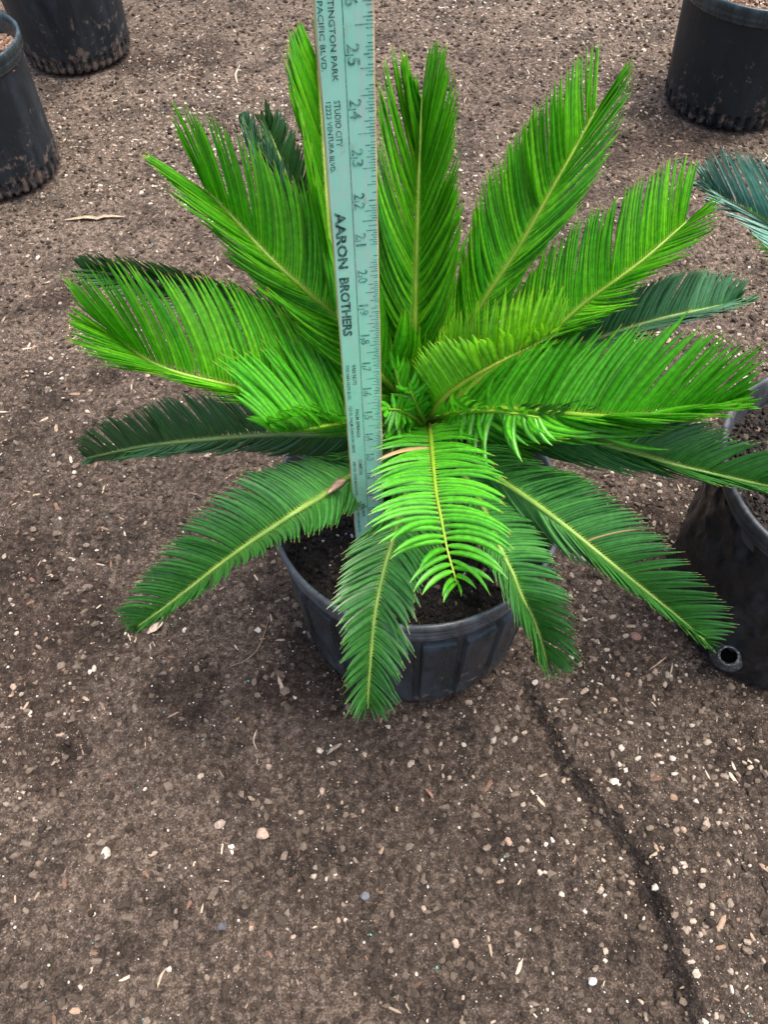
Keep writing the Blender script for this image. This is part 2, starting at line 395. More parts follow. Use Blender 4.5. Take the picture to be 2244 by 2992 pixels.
def soilmat(name, a, bb, c):
    m, n, b = mat(name); v = coords(n)
    col = ramp(n, noise(n, v, 230, 4, .7), [(.35, a), (.55, bb), (.72, c)]); n.links.new(col, b.inputs['Base Color'])
    b.inputs['Roughness'].default_value = .95; bump(n, b, noise(n, v, 500, 3), .9, .002); return m
SOILM = {False: soilmat('black_potting_soil', (.006, .005, .004), (.018, .014, .012), (.05, .04, .034)),
         True: soilmat('bark_potting_mix', (.03, .016, .011), (.10, .055, .038), (.22, .13, .09))}
DARKCR = grit_mat('dark_soil_crumb', [(0, (.006, .005, .004)), (.7, (.024, .019, .016)), (.95, (.07, .055, .045)), (1, (.20, .15, .11))], .9)

def sm(a, b, x):
    t = np.clip((x - a) / (b - a), 0, 1); return t * t * (3 - 2 * t)

# --- the squat pot in the middle
px, py, pz = POT['x'], POT['y'], POT['z']
pot = empty('plant_pot', (px, py, 0)); tag(pot, 'squat black plastic pot with vertical ribs and grey rim holding the big palm', 'pot', 'black nursery pots on the dirt')
prof = [(.02, .004), (.108, .003), (.1155, .006), (.1185, .012)] + [(.1185 + (.1265 - .1185) * t, .012 + (.186 - .012) * t) for t in np.linspace(.03, 1, 60)]
def panels(TH, z, r, I):
    k = 20; a = ((TH * k / (2 * np.pi)) % 1) * 2 * np.pi / k * .122     # metres round the wall
    wdt = 2 * np.pi / k * .122; e = np.minimum(a, wdt - a)
    h = sm(.0030, .0050, e) * sm(.022, .028, z) * (1 - sm(.168, .176, z))
    ring = np.exp(-((e - .0042) / .0009) ** 2) * sm(.022, .028, z) * (1 - sm(.168, .176, z))
    foot = .0016 * np.exp(-((z - .016) / .004) ** 2)
    dent = .0012 * vnoise(TH * 3, z * 14, 2) * 2
    return r + .0058 * h + .0016 * ring + foot * (r > .1) + dent * (z > .02)
lathe('pot_body', px, py, prof, PL1, pot, 720, panels)
rim = [(.1262, .1855), (.1300, .1868), (.1318, .190), (.1312, .1935), (.1322, .1965), (.1338, .198), (.1338, .2015), (.1324, .2035), (.1330, .206), (.1350, .2075), (.1352, .211),
       (.1338, .213), (.1346, .2155), (.1362, .217), (.1366, .2205), (.1362, .2235), (.1350, .2252), (.1330, .2254), (.1318, .2245), (.1308, .220), (.1290, .205), (.1270, .185), (.1240, .15)]
lathe('pot_rim', px, py, rim, PLR, pot, 240, lambda TH, z, r, I: r + .0010 * np.sin(TH * 2 + 1) + .0006 * vnoise(TH * 4, z * 3))
_, soil_h = soil(pot, px, py, .1275, .193, .006, False, 5, 120)

# --- neighbours
def nursery_pot(label, cx, cy, rb, rt, h, m, chip=True, seed=3, wrinkle=0, lean=(0, 0), crenel=40, soil_z=None, rimh=.030):
    t = empty('plant_pot', (cx, cy, 0)); tag(t, label, 'pot', 'black nursery pots on the dirt')
    prof = [(.02, .004), (rb * .93, .003), (rb * .975, .006)] + [(rb + (rt - rb) * k, .010 + (h - rimh - .010) * k) for k in np.linspace(0, 1, 70)]
    def rf(TH, z, r, I):
        q = r.copy()
        if crenel:
            c = .5 + .5 * np.cos(TH * crenel); q = q - .0065 * sm(.45, .75, c) * (1 - sm(.026, .034, z)) * sm(-.001, .002, z)
        if wrinkle:
            q = q + wrinkle * (fbm(TH * 3.2, z * 26, seed, 3) + .5 * fbm(TH * 9, z * 60, seed + 3, 3) * 1.0) * sm(.0, .03, z) + wrinkle * .9 * np.sin(TH * 17 + 3 * np.sin(z * 30)) * sm(h * .45, h, z) * .35
        return q
    body = lathe('pot_body', cx, cy, prof, m, t, 480, rf)
    z0 = h - rimh; rim = [(rt - .0008, z0 - .001), (rt + .003, z0), (rt + .0042, z0 + .003), (rt + .0035, z0 + .006), (rt + .0062, z0 + .008), (rt + .0070, z0 + .0135), (rt + .0060, z0 + .0155), (rt + .0078, z0 + .0175), (rt + .0080, h - .0015), (rt + .0066, h), (rt + .0040, h + .0003), (rt + .002, h - .002), (rt, h - .012), (rt - .003, h - .05)]
    rimo = lathe('pot_rim', cx, cy, rim, PLR2 if wrinkle == 0 else PLR5, t, 200, lambda TH, z, r, I: r + (wrinkle * .5) * np.sin(TH * 3 + 2) + .0007 * np.sin(TH * 2))
    so_, sh_ = soil(t, cx, cy, rt - .001, (soil_z or h - .035), .006, chip, seed, 70)
    if lean != (0, 0):
        for o in (body, rimo, so_):
            for vv in o.data.vertices: vv.co.x += lean[0] * vv.co.z / h; vv.co.y += lean[1] * vv.co.z / h
        for o in so_.children:
            for vv in o.data.vertices: vv.co.x += lean[0] * vv.co.z / h; vv.co.y += lean[1] * vv.co.z / h
    return t
PLR5 = plastic('wrinkled_rim_plastic', (.040, .046, .052), .01, .05, .36, .8)
P2 = nursery_pot('dusty black pot of red bark mix, nearest at the upper left corner', -.712, 1.309, .104, .108, .224, PL2, True, 21)
P3 = nursery_pot('tall dusty black pot standing behind the pot of red bark mix', -.668, 1.745, .110, .125, .30, PL2, True, 22)
P4 = nursery_pot('glossy black pot with scalloped base at the upper right corner', .66, 1.511, .121, .134, .218, PL4, True, 23, soil_z=.195)
P5 = nursery_pot('wrinkled black pot with a drain spout, right of the big palm', .4435, .419, .1215, .110, .256, PL5, False, 24, wrinkle=.0065, crenel=0, soil_z=.225, lean=(-.030, 0))

def tube(P, rad, seg=10, cap=True):
    P = np.asarray(P, float); n_ = len(P); T = norm(np.gradient(P, axis=0))
    up = np.array([0, 0, 1.]); A = norm(np.cross(T, up) + 1e-9 * np.array([1, 0, 0])); B = np.cross(T, A)
    th = np.linspace(0, 2 * np.pi, seg, endpoint=False)
    rad = np.broadcast_to(rad, (n_,))
    V = (P[:, None] + rad[:, None, None] * (A[:, None] * np.cos(th)[None, :, None] + B[:, None] * np.sin(th)[None, :, None])).reshape(-1, 3)
    a = np.arange(n_ - 1)[:, None] * seg; j = np.arange(seg)[None]; j2 = (j + 1) % seg
    F = np.stack([a + j, a + j2, a + seg + j2, a + seg + j], -1).reshape(-1, 4)
    return V, F
# drain spout of the wrinkled pot
dpt = at(1577, 1412, .045); ctr = np.array([.4405, .419, .045]); dirv = norm((dpt - ctr) * np.array([1, 1, 0]))
base = ctr + dirv * .114 - np.array([0, 0, .012]); u3 = norm(dirv * .62 + np.array([0, 0, .78]))
_a = norm(np.cross(u3, np.array([0, 0, 1.]))); _b = np.cross(u3, _a)
def collar(rings, seg=32):
    t = np.linspace(0, 2 * np.pi, seg, endpoint=False); V = []
    for h, r in rings: V.append(base + u3 * h + r * (np.cos(t)[:, None] * _a + np.sin(t)[:, None] * _b))
    k = len(rings); a = np.arange(k - 1)[:, None] * seg; j = np.arange(seg)[None]; j2 = (j + 1) % seg
    return np.vstack(V), np.stack([a + j, a + j2, a + seg + j2, a + seg + j], -1).reshape(-1, 4)
m, n, b = mat('chalky_grey_plastic'); v = coords(n)
n.links.new(ramp(n, noise(n, v, 330, 4, .7), [(.42, (.02, .025, .026)), (.55, (.10, .11, .11)), (.68, (.34, .35, .33))]), b.inputs['Base Color']); b.inputs['Roughness'].default_value = .6
Vs, Fs = collar([(-.004, .021), (.006, .0185), (.016, .0150), (.024, .0122), (.029, .0108), (.0305, .0098), (.030, .0086), (.024, .0078), (.006, .0075)])
spout = link('drain_spout', mesh_np('drain_spout', Vs, Fs, m), P5)
mh, nh, bh = mat('drain_hole_shade_black'); bh.inputs['Base Color'].default_value = (.002, .002, .002, 1); bh.inputs['Roughness'].default_value = 1; bh.inputs['Specular IOR Level'].default_value = 0
Vh, Fh = collar([(.0255, .0081), (.0250, .0001)])
link('drain_hole_shade', mesh_np('drain_hole_shade', Vh, Fh, mh), spout)  # black disc standing in for the shade inside the spout

# ------------------------------------------------------------------ fronds
def catmull(P, n_):
    P = np.asarray(P, float); P = np.vstack([2 * P[0] - P[1], P, 2 * P[-1] - P[-2]])
    seg = np.linalg.norm(np.diff(P[1:-1], axis=0), axis=1); cs = np.concatenate([[0], np.cumsum(seg)]); t = np.linspace(0, cs[-1], n_)
    i = np.clip(np.searchsorted(cs, t, side='right') - 1, 0, len(seg) - 1); f = ((t - cs[i]) / seg[i])[:, None]
    p0, p1, p2, p3 = P[i], P[i + 1], P[i + 2], P[i + 3]
    return .5 * (2 * p1 + (p2 - p0) * f + (2 * p0 - 5 * p1 + 4 * p2 - p3) * f ** 2 + (3 * p1 - p0 - 3 * p2 + p3) * f ** 3)
def pix(P):
    c = (P - CAM) @ W2C.T; return np.stack([(CX + FPX * c[..., 0] / -c[..., 2]) / 1.3526, (CY - FPX * c[..., 1] / -c[..., 2]) / 1.3526], -1)

CROWN = np.array([*at(925, 925, .262)])
def leaflets(jobs, wid, hue_rng):
    """jobs: list of (P0, Ptip, T, side, bend, dry, wscale)"""
    U = np.array([0, .06, .16, .32, .5, .68, .83, .93, 1.0]); Wp = np.array([.42, .78, .98, 1, 1, .90, .60, .28, .02])
    Vs, Fs, al, rn, dr, ac = [], [], [], [], [], []; base = 0
    for (P0, Pt, T, side, bend, dry, ws, droop, tw) in jobs:
        d = Pt - P0; L = np.linalg.norm(d); D = d / max(L, 1e-9)
        perp = norm(T - D * (T @ D)); Nn = norm(np.cross(T, D) * side)
        if np.linalg.norm(np.cross(T, D)) < .15: Nn = norm(CAM - P0); Nn = norm(Nn - D * (Nn @ D))
        P1 = P0 + d * .5 - perp * L * bend + np.array([0, 0, 1]) * L * droop + Nn * L * .03
        u = U[:, None]; Q = (1 - u) ** 2 * P0 + 2 * u * (1 - u) * P1 + u ** 2 * Pt
        Tg = norm(2 * (1 - u) * (P1 - P0) + 2 * u * (Pt - P1))
        Wv = norm(np.cross(Nn[None], Tg)); Nv = norm(np.cross(Tg, Wv))
        s = side * 1.0
        Wt = Wv * math.cos(tw) + Nv * math.sin(tw) * s; Nt = norm(np.cross(Tg, Wt))
        hw = (wid * ws * .5 * Wp)[:, None]
        rows = np.stack([Q - Wt * hw - Nt * hw * .62, Q - Wt * hw * .5 - Nt * hw * .02, Q + Nt * hw * .02, Q + Wt * hw * .5 - Nt * hw * .02, Q + Wt * hw - Nt * hw * .62], 1)
        Vs.append(rows.reshape(-1, 3)); k = len(U)
        a = np.arange(k - 1)[:, None] * 5; j = np.arange(4)[None]
        Fs.append((base + np.stack([a + j, a + j + 1, a + 5 + j + 1, a + 5 + j], -1)).reshape(-1, 4)); base += k * 5
        al.append(np.repeat(U, 5)); rn.append(np.full(k * 5, hue_rng.random())); dr.append(np.full(k * 5, float(dry))); ac.append(np.tile([0, .25, .5, .75, 1.], k))
    return np.vstack(Vs), np.vstack(Fs), dict(along=np.concatenate(al), rnd=np.concatenate(rn), dry=np.concatenate(dr), across=np.concatenate(ac))

def frond(parent, kind, ra, left, right, n_, seed, name='frond', label=None, wid=None, bend=(.10, .10), droop=(0, 0), sign=(1, 1), start=.12,
          rad=.0030, base=None, jit=1.0, dryset=(), Lcap=(1.0, 1.0), twist=.38, Lmul=(1.03, 1.03), adv=(.03, .03), wk=1.75, den=1.6):
    rg = np.random.default_rng(seed); n_ = int(n_ * den)
    pts = [at(*p) for p in ra]
    b0 = CROWN if base is None else base
    first = b0 + norm(pts[0] - b0) * .012
    Pk = np.array([first] + pts); P = catmull(Pk, 160)
    uv = pix(P); k0 = np.argmin(np.linalg.norm(P - pts[0], axis=1))
    seg = np.linalg.norm(np.diff(uv, axis=0), axis=1); cs = np.concatenate([[0], np.cumsum(seg)]); tt = (cs - cs[k0]) / (cs[-1] - cs[k0])
    s3 = np.concatenate([[0], np.cumsum(np.linalg.norm(np.diff(P, axis=0), axis=1))]); Ltot = s3[-1]
    T = norm(np.gradient(P, axis=0))
    u = s3 / Ltot; rr = rad * (1 - .78 * u ** 1.2)
    Vr, Fr = tube(P, rr, 9)
    view = norm(CAM - P)
    sideL = norm(np.cross(view, T))      # to the left of the growing direction, as seen from above
    LU = [np.array(left, float), np.array(right, float)]
    sA = s3[k0] + (Ltot - s3[k0]) * start * .5
    S = np.linspace(sA, Ltot * .998, n_)
    S = S + rg.uniform(-.15, .15, n_) * (S[1] - S[0])
    spacing = (S[-1] - S[0]) / (n_ - 1)
    idx = lambda s, A: np.array([np.interp(s, s3, A[:, c]) for c in range(A.shape[1])]).T
    jobs = []; res = {}
    for sd_ in (0, 1):
        ss = np.clip(S + (0 if sd_ == 0 else .4 * spacing), 0, Ltot * .999)
        P0 = idx(ss, P); TT = norm(idx(ss, T)); t = np.interp(ss, s3, tt); sv = norm(idx(ss, sideL)) * (1 if sd_ == 0 else -1)
        A = LU[sd_]; tq = t + adv[sd_] * np.minimum(1, np.maximum(1 - t, 0) / .2); qx = np.interp(tq, A[:, 0], A[:, 1]); qy = np.interp(tq, A[:, 0], A[:, 2])
        # leaflets below the first traced one keep its offset
        uv0 = pix(P0); first_off = np.array([A[0, 1] - np.interp(A[0, 0], tt, uv[:, 0]), A[0, 2] - np.interp(A[0, 0], tt, uv[:, 1])])
        m_ = tq < A[0, 0]; qx[m_] = uv0[m_, 0] + first_off[0]; qy[m_] = uv0[m_, 1] + first_off[1]
        j = rg.normal(0, 4.0 * jit, (len(ss), 2)); j[:, 0] += 0
        kk = len(ss) // 5 + 3; cn = rg.normal(0, 1, (kk, 2)); xx = np.linspace(0, kk - 1.01, len(ss)); ii = xx.astype(int); ff = (xx - ii)[:, None]
        dirq = np.stack([qx, qy], -1) - pix(P0); Lq = np.linalg.norm(dirq, axis=1, keepdims=True); j += (cn[ii] * (1 - ff) + cn[ii + 1] * ff) * Lq * .018 * np.minimum(jit, 1.5) + dirq * rg.normal(0, .022, (len(ss), 1)) * np.minimum(jit, 2)
        stray = rg.random(len(ss)) < .06; j[stray] *= 1.7
        ry = ray(qx + j[:, 0], qy + j[:, 1]); bq = ((P0 - CAM) * ry).sum(1); pp = np.linalg.norm(P0 - CAM - ry * bq[:, None], axis=1)
        res[sd_] = (ss, P0, TT, sv, t, ry, bq, pp)
    pm = np.maximum(res[0][7], res[1][7]); pm = np.convolve(np.pad(pm, 3, 'edge'), np.ones(7) / 7, 'valid')
    wl = wid
    if wl is None: wl = spacing * 1.5
    for sd_ in (0, 1):
        ss, P0, TT, sv, t, ry, bq, pp = res[sd_]
        L = np.maximum(pp * Lmul[sd_], pm * Lcap[sd_])
        dep = np.sqrt(np.maximum(L ** 2 - pp ** 2, 0)) * sign[sd_]
        Pt = CAM + ry * (bq - dep)[:, None]
        dv = Pt - P0; dn = norm(dv); ga = np.gradient(P0 + .7 * (CAM + ry * (bq - dep)[:, None] - P0), axis=0); gb = np.gradient(P0, axis=0)
        fa = np.linalg.norm(ga - dn * (ga * dn).sum(1)[:, None], axis=1); fb = np.linalg.norm(gb - dn * (gb * dn).sum(1)[:, None], axis=1)
        fw = np.convolve(np.pad(.65 * fa + .35 * fb, 4, 'edge'), np.ones(9) / 9, 'valid')
        fw = np.clip(fw * wk, .0024, .0085) / wl
        for i in range(len(ss)):
            if pp[i] < .004: continue
            r0 = np.interp(ss[i], s3, rr)
            D_ = norm(Pt[i] - P0[i]); sn = np.linalg.norm(np.cross(D_, TT[i]))
            wsc = fw[i] * rg.uniform(.92, 1.08) if wid is None else rg.uniform(.9, 1.1)
            jobs.append((P0[i] + sv[i] * r0 * .75, Pt[i], TT[i], 1 if sd_ == 0 else -1, bend[sd_] * rg.uniform(.8, 1.2), 1.0 if (sd_, i) in dryset else 0.0, wsc, droop[sd_], twist * rg.uniform(.3, 1.5)))
    Vl, Fl, at_ = leaflets(jobs, wl, rg)
    fo = link(name, mesh_np('leaflets', Vl, Fl, LM[kind], attrs=at_), parent)
    ro = link('rachis', mesh_np('rachis', Vr, Fr, RM[kind], attrs={'along': np.repeat(u, 9)}), fo)
    if label: fo['label'] = label
    return fo

palm = empty('sago_palm', (CROWN[0], CROWN[1], .195))
tag(palm, 'large sago palm with bright and dark green fronds growing in the squat ribbed pot', 'palm', )
# caudex: scaly bulb
def caudex(parent, c, r, z0, z1, seed):
    rg = np.random.default_rng(seed); Vs, Fs, rn = [], [], []; b0 = 0
    th = np.linspace(0, 2 * np.pi, 28, endpoint=False); zs = np.linspace(0, 1, 14)
    core = []
    for z in zs: core += [(c[0] + r * .8 * math.sqrt(max(0, 1 - (z * 1.15 - .25) ** 2 * 1.0)) * math.cos(t), c[1] + r * .8 * math.sqrt(max(0, 1 - (z * 1.15 - .25) ** 2)) * math.sin(t), z0 + (z1 - z0) * z) for t in th]
    a = np.arange(13)[:, None] * 28; j = np.arange(28)[None]; j2 = (j + 1) % 28
    Vs.append(np.array(core)); Fs.append(np.stack([a + j, a + j2, a + 28 + j2, a + 28 + j], -1).reshape(-1, 4)); rn.append(np.full(len(core), .1)); b0 = len(core)
    for k in range(150):
        z = (k + .5) / 150; t = k * 2.39996 + rg.uniform(-.2, .2); rad = r * math.sqrt(max(.05, 1 - (z * 1.15 - .25) ** 2)) * .85
        o = np.array([math.cos(t), math.sin(t), 0]); s_ = np.array([-o[1], o[0], 0]); p = np.array([c[0], c[1], z0 + (z1 - z0) * z]) + o * rad
        lean = .25 + .9 * (1 - z); dirv = norm(np.array([0, 0, 1.]) + o * lean * .6 + rg.normal(0, .12, 3)); Lk = rg.uniform(.014, .026); wk = rg.uniform(.004, .007)
        nn = norm(np.cross(s_, dirv))
        rows = []
        for u_, w_ in ((-.2, 1), (.25, 1), (.6, .7), (1, .08)):
            q = p + dirv * Lk * u_ + o * .002; rows += [q - s_ * wk * w_ - nn * -.001, q + nn * -.0016 * w_, q + s_ * wk * w_ - nn * -.001]
        Vs.append(np.array(rows)); a = np.arange(3)[:, None] * 3; j = np.arange(2)[None]
        Fs.append((b0 + np.stack([a + j, a + j + 1, a + 4 + j, a + 3 + j], -1)).reshape(-1, 4)); b0 += 12; rn.append(np.full(12, rg.uniform(.2, 1)))
    return link('trunk', mesh_np('trunk', np.vstack(Vs), np.vstack(Fs), SCALE, attrs={'rnd': np.concatenate(rn)}), parent)
SCALE = grit_mat('brown_trunk_scale', [(0, (.03, .018, .012)), (.4, (.13, .075, .045)), (.8, (.28, .18, .12)), (1, (.42, .32, .22))], .8)
caudex(palm, CROWN, .046, .185, .285, 3)

# each frond: midrib (drawing x, y, height), tips to the left of the midrib, tips to the right
# --- old dark fronds first
frond(palm, 'dark', [(885, 912, .275), (800, 780, .31), (700, 560, .36), (640, 430, .375), (596, 320, .375), (572, 262, .37)],
      [(.3, 690, 640), (.55, 620, 470), (.75, 572, 360), (.9, 560, 290), (1, 562, 238)],
      [(.3, 790, 560), (.5, 745, 450), (.65, 705, 395), (.75, 684, 355), (.83, 655, 318), (.9, 636, 280), (.95, 610, 243), (1, 568, 216)], 56, 31, adv=(0.1, 0.03), label='dark green older frond behind the upper left fronds')
frond(palm, 'teal', [(880, 915, .275), (780, 760, .32), (650, 540, .37), (590, 430, .385), (550, 335, .385), (528, 262, .38)],
      [(.3, 690, 680), (.6, 590, 470), (.8, 545, 340), (1, 521, 240)],
      [(.3, 760, 640), (.6, 660, 440), (.8, 610, 340), (.93, 560, 280), (1, 532, 238)], 50, 32, adv=(0.1, 0.08))
frond(palm, 'dark', [(880, 918, .275), (760, 800, .31), (600, 700, .335), (420, 630, .345), (260, 597, .335), (175, 582, .325)],
      [(.3, 640, 760), (.6, 400, 690), (.8, 240, 640), (.93, 160, 600), (1, 150, 578)],
      [(.3, 700, 680), (.5, 500, 610), (.66, 385, 577), (.78, 300, 562), (.88, 230, 550), (.95, 180, 548), (1, 153, 556)], 64, 33)
frond(palm, 'teal', [(965, 905, .275), (1080, 835, .30), (1210, 765, .32), (1323, 720, .325), (1439, 686, .32), (1540, 664, .30), (1600, 650, .29)],
      [(.08, 1010, 850), (.3, 1200, 710), (.5, 1330, 640), (.64, 1399, 610), (.75, 1476, 583), (.85, 1523, 581), (.93, 1573, 588), (.98, 1619, 603), (1, 1612, 632)],
      [(.05, 1030, 890), (.2, 1130, 840), (.35, 1270, 765), (.5, 1370, 728), (.7, 1480, 693), (.9, 1580, 665), (1, 1642, 642)], 84, 34, wk=2.2, adv=(0.02, 0.1), twist=.12, label='blue green older frond at the right behind the bright ones')
frond(palm, 'dark', [(885, 930, .275), (800, 936, .295), (740, 938, .315), (650, 938, .325), (553, 941, .325), (400, 954, .31), (300, 966, .29), (185, 990, .26)],
      [(.05, 840, 990), (.2, 700, 990), (.3, 640, 985), (.4, 540, 975), (.5, 473, 973), (.6, 400, 974), (.75, 310, 982), (.9, 230, 994), (1, 170, 1000)],
      [(.05, 790, 880), (.25, 660, 860), (.42, 540, 846), (.5, 467, 841), (.6, 410, 846), (.7, 345, 858), (.8, 283, 878), (.9, 200, 912), (.96, 160, 940), (1, 164, 980)], 78, 35,
      droop=(-.05, 0), label='dark green flat frond pointing left', Lcap=(.9, 1), sign=(-1, 1))
frond(palm, 'mid', [(885, 950, .270), (815, 995, .278), (753, 1031, .288), (705, 1066, .31), (645, 1102, .325), (591, 1138, .32), (540, 1172, .31), (480, 1215, .295), (420, 1262, .28), (350, 1316, .26), (290, 1358, .245)],
      [(.1, 800, 1085), (.2, 752, 1112), (.28, 712, 1138), (.37, 680, 1152), (.45, 645, 1165), (.53, 602, 1178), (.6, 545, 1208), (.7, 470, 1262), (.8, 400, 1308), (.9, 330, 1352), (1, 276, 1370)],
      [(.05, 800, 985), (.15, 720, 985), (.25, 640, 992), (.35, 570, 1010), (.45, 500, 1035), (.53, 447, 1075), (.6, 405, 1120), (.7, 350, 1180), (.8, 300, 1240), (.9, 258, 1300), (.96, 247, 1335), (1, 265, 1366)], 74, 36, adv=(0.02, 0.02),
      droop=(-.04, .02), label='mid green frond reaching to the lower left', bend=(.08, .13))
frond(palm, 'mid', [(985, 935, .275), (1050, 940, .295), (1106, 937, .315), (1239, 946, .335), (1313, 962, .345), (1406, 990, .35), (1506, 1016, .35), (1659, 1050, .345), (1745, 1072, .33)],
      [(.03, 1060, 880), (.15, 1150, 870), (.28, 1290, 875), (.4, 1400, 888), (.5, 1480, 900), (.57, 1574, 922), (.62, 1568, 940), (.66, 1606, 946), (.75, 1680, 962), (.9, 1780, 1010), (1, 1830, 1085)],
      [(.03, 1080, 965), (.13, 1140, 975), (.25, 1263, 992), (.35, 1343, 1016), (.45, 1406, 1020), (.6, 1500, 1036), (.8, 1640, 1060), (1, 1800, 1095)], 80, 37, wk=2.4, adv=(0.02, 0.1), label='dark green frond reaching right over the wrinkled pot')
frond(palm, 'mid', [(980, 960, .28), (1050, 1015, .305), (1149, 1083, .325), (1223, 1138, .33), (1306, 1205, .325), (1406, 1285, .305), (1476, 1342, .29), (1530, 1390, .28)],
      [(.03, 1080, 965), (.12, 1160, 998), (.25, 1250, 1025), (.33, 1290, 1043), (.45, 1366, 1098), (.55, 1430, 1150), (.65, 1476, 1200), (.75, 1533, 1262), (.85, 1573, 1307), (.92, 1594, 1352), (.97, 1582, 1374), (1, 1552, 1405)],
      [(.05, 1060, 1080), (.3, 1190, 1170), (.42, 1235, 1208), (.5, 1285, 1226), (.62, 1340, 1266), (.75, 1396, 1303), (.85, 1446, 1338), (1, 1545, 1405)], 78, 38, adv=(0.02, 0.1),
      label='mid green frond reaching to the lower right with one tan leaflet', dryset=((0, 69),), bend=(.08, .06))
frond(palm, 'mid', [(970, 985, .275), (1035, 1080, .295), (1083, 1189, .305), (1108, 1239, .30), (1126, 1285, .29), (1156, 1345, .27), (1182, 1430, .24)],
      [(.1, 1080, 1030), (.25, 1130, 1090), (.4, 1165, 1145), (.5, 1195, 1200), (.6, 1219, 1248), (.7, 1240, 1310), (.8, 1249, 1375), (.9, 1256, 1430), (.97, 1238, 1463), (1, 1195, 1468)],
      [(.1, 975, 1080), (.4, 1045, 1190), (.5, 1062, 1235), (.6, 1093, 1290), (.7, 1113, 1335), (.8, 1140, 1385), (.9, 1160, 1430), (1, 1184, 1465)], 56, 39, adv=(0.02, 0.1), label='short mid green frond hanging down right of the lime one')
frond(palm, 'mid', [(900, 985, .278), (868, 1090, .31), (850, 1160, .322), (828, 1236, .32), (810, 1326, .31), (802, 1407, .29), (796, 1487, .265), (795, 1530, .25)],
      [(.1, 985, 1120), (.25, 950, 1190), (.38, 908, 1255), (.48, 899, 1300), (.56, 884, 1345), (.66, 883, 1400), (.76, 873, 1445), (.85, 864, 1499), (.92, 850, 1535), (.97, 828, 1559), (1, 808, 1555)],
      [(.0, 850, 1020), (.12, 840, 1110), (.21, 835, 1142), (.25, 775, 1170), (.30, 750, 1188), (.35, 733, 1208), (.45, 732, 1262), (.55, 722, 1306), (.62, 733, 1359), (.7, 735, 1400), (.8, 740, 1450), (.88, 744, 1505), (.94, 753, 1552), (.98, 772, 1563), (1, 786, 1555)], 62, 40,
      label='mid green frond hanging straight down over the front rim', jit=1.2, bend=(.12, .06))
# --- bright erect fronds
frond(palm, 'bright', [(900, 905, .30), (800, 780, .38), (735, 690, .425), (670, 636, .45), (586, 560, .475), (500, 467, .49), (440, 408, .495)],
      [(.2, 690, 760), (.4, 590, 640), (.5, 510, 570), (.6, 480, 535), (.68, 450, 492), (.78, 403, 447), (.87, 350, 392), (.94, 318, 352), (1, 306, 326)],
      [(.15, 800, 610), (.3, 745, 500), (.45, 690, 430), (.58, 640, 385), (.68, 578, 338), (.78, 520, 286), (.86, 460, 255), (.93, 400, 228), (.97, 365, 217), (1, 372, 280)], 66, 41, wk=2.1, adv=(0.1, 0.03), label='bright green broad frond at the upper left')
frond(palm, 'bright', [(895, 912, .30), (740, 880, .35), (600, 858, .39), (507, 836, .415), (400, 810, .43), (333, 785, .435), (280, 752, .435), (245, 722, .43)],
      [(.1, 740, 950), (.35, 560, 900), (.5, 450, 850), (.6, 357, 812), (.7, 270, 790), (.8, 213, 787), (.9, 143, 737), (.96, 140, 713), (1, 150, 660)],
      [(.1, 760, 750), (.2, 690, 710), (.35, 600, 655), (.47, 510, 617), (.58, 433, 588), (.66, 375, 588), (.74, 310, 582), (.83, 255, 561), (.9, 190, 568), (.96, 125, 593), (1, 155, 640)], 64, 42, adv=(0.1, 0.04),
      label='bright green broad frond pointing left')
frond(palm, 'bright', [(905, 895, .30), (760, 740, .42), (722, 600, .47), (706, 430, .51), (695, 260, .535), (684, 120, .55)],
      [(.25, 700, 560), (.4, 690, 480), (.5, 670, 417), (.58, 678, 380), (.65, 668, 325), (.72, 648, 225), (.8, 632, 192), (.87, 614, 120), (.95, 625, 72), (1, 650, 36)],
      [(.25, 800, 600), (.5, 790, 400), (.7, 770, 240), (.87, 745, 110), (.95, 720, 60), (1, 675, 30)], 50, 43, wk=2.6, adv=(0.12, 0.12), label='bright green tall frond half hidden by the yardstick')
frond(palm, 'bright', [(905, 900, .30), (894, 830, .34), (896, 700, .40), (902, 500, .46), (908, 300, .505), (911, 205, .52)],
      [(.0, 838, 800), (.15, 812, 700), (.3, 800, 560), (.5, 805, 400), (.65, 808, 270), (.75, 815, 180), (.83, 830, 118), (.9, 860, 103), (.96, 878, 125), (1, 900, 195)],
      [(.0, 945, 780), (.12, 962, 690), (.22, 978, 640), (.38, 990, 520), (.5, 996, 435), (.6, 994, 370), (.7, 990, 290), (.8, 987, 190), (.88, 970, 105), (.95, 952, 82), (1, 938, 90)], 80, 44, wk=2.8, adv=(0.12, 0.1), label='bright green upright frond in the middle', jit=1.3)
frond(palm, 'bright', [(945, 890, .30), (985, 770, .35), (1035, 665, .40), (1113, 547, .445), (1196, 403, .49), (1253, 303, .515), (1290, 235, .53)],
      [(.1, 955, 720), (.25, 985, 600), (.38, 1010, 500), (.5, 1040, 400), (.6, 1080, 330), (.68, 1126, 267), (.76, 1161, 217), (.83, 1200, 170), (.9, 1239, 127), (.96, 1279, 97), (1, 1298, 90)],
      [(.1, 1030, 790), (.3, 1110, 640), (.45, 1180, 520), (.6, 1250, 443), (.72, 1310, 340), (.83, 1350, 255), (.92, 1371, 168), (1, 1369, 126)], 82, 45, adv=(0.05, 0.12), label='bright green broad frond at the upper right', bend=(.06, .06))
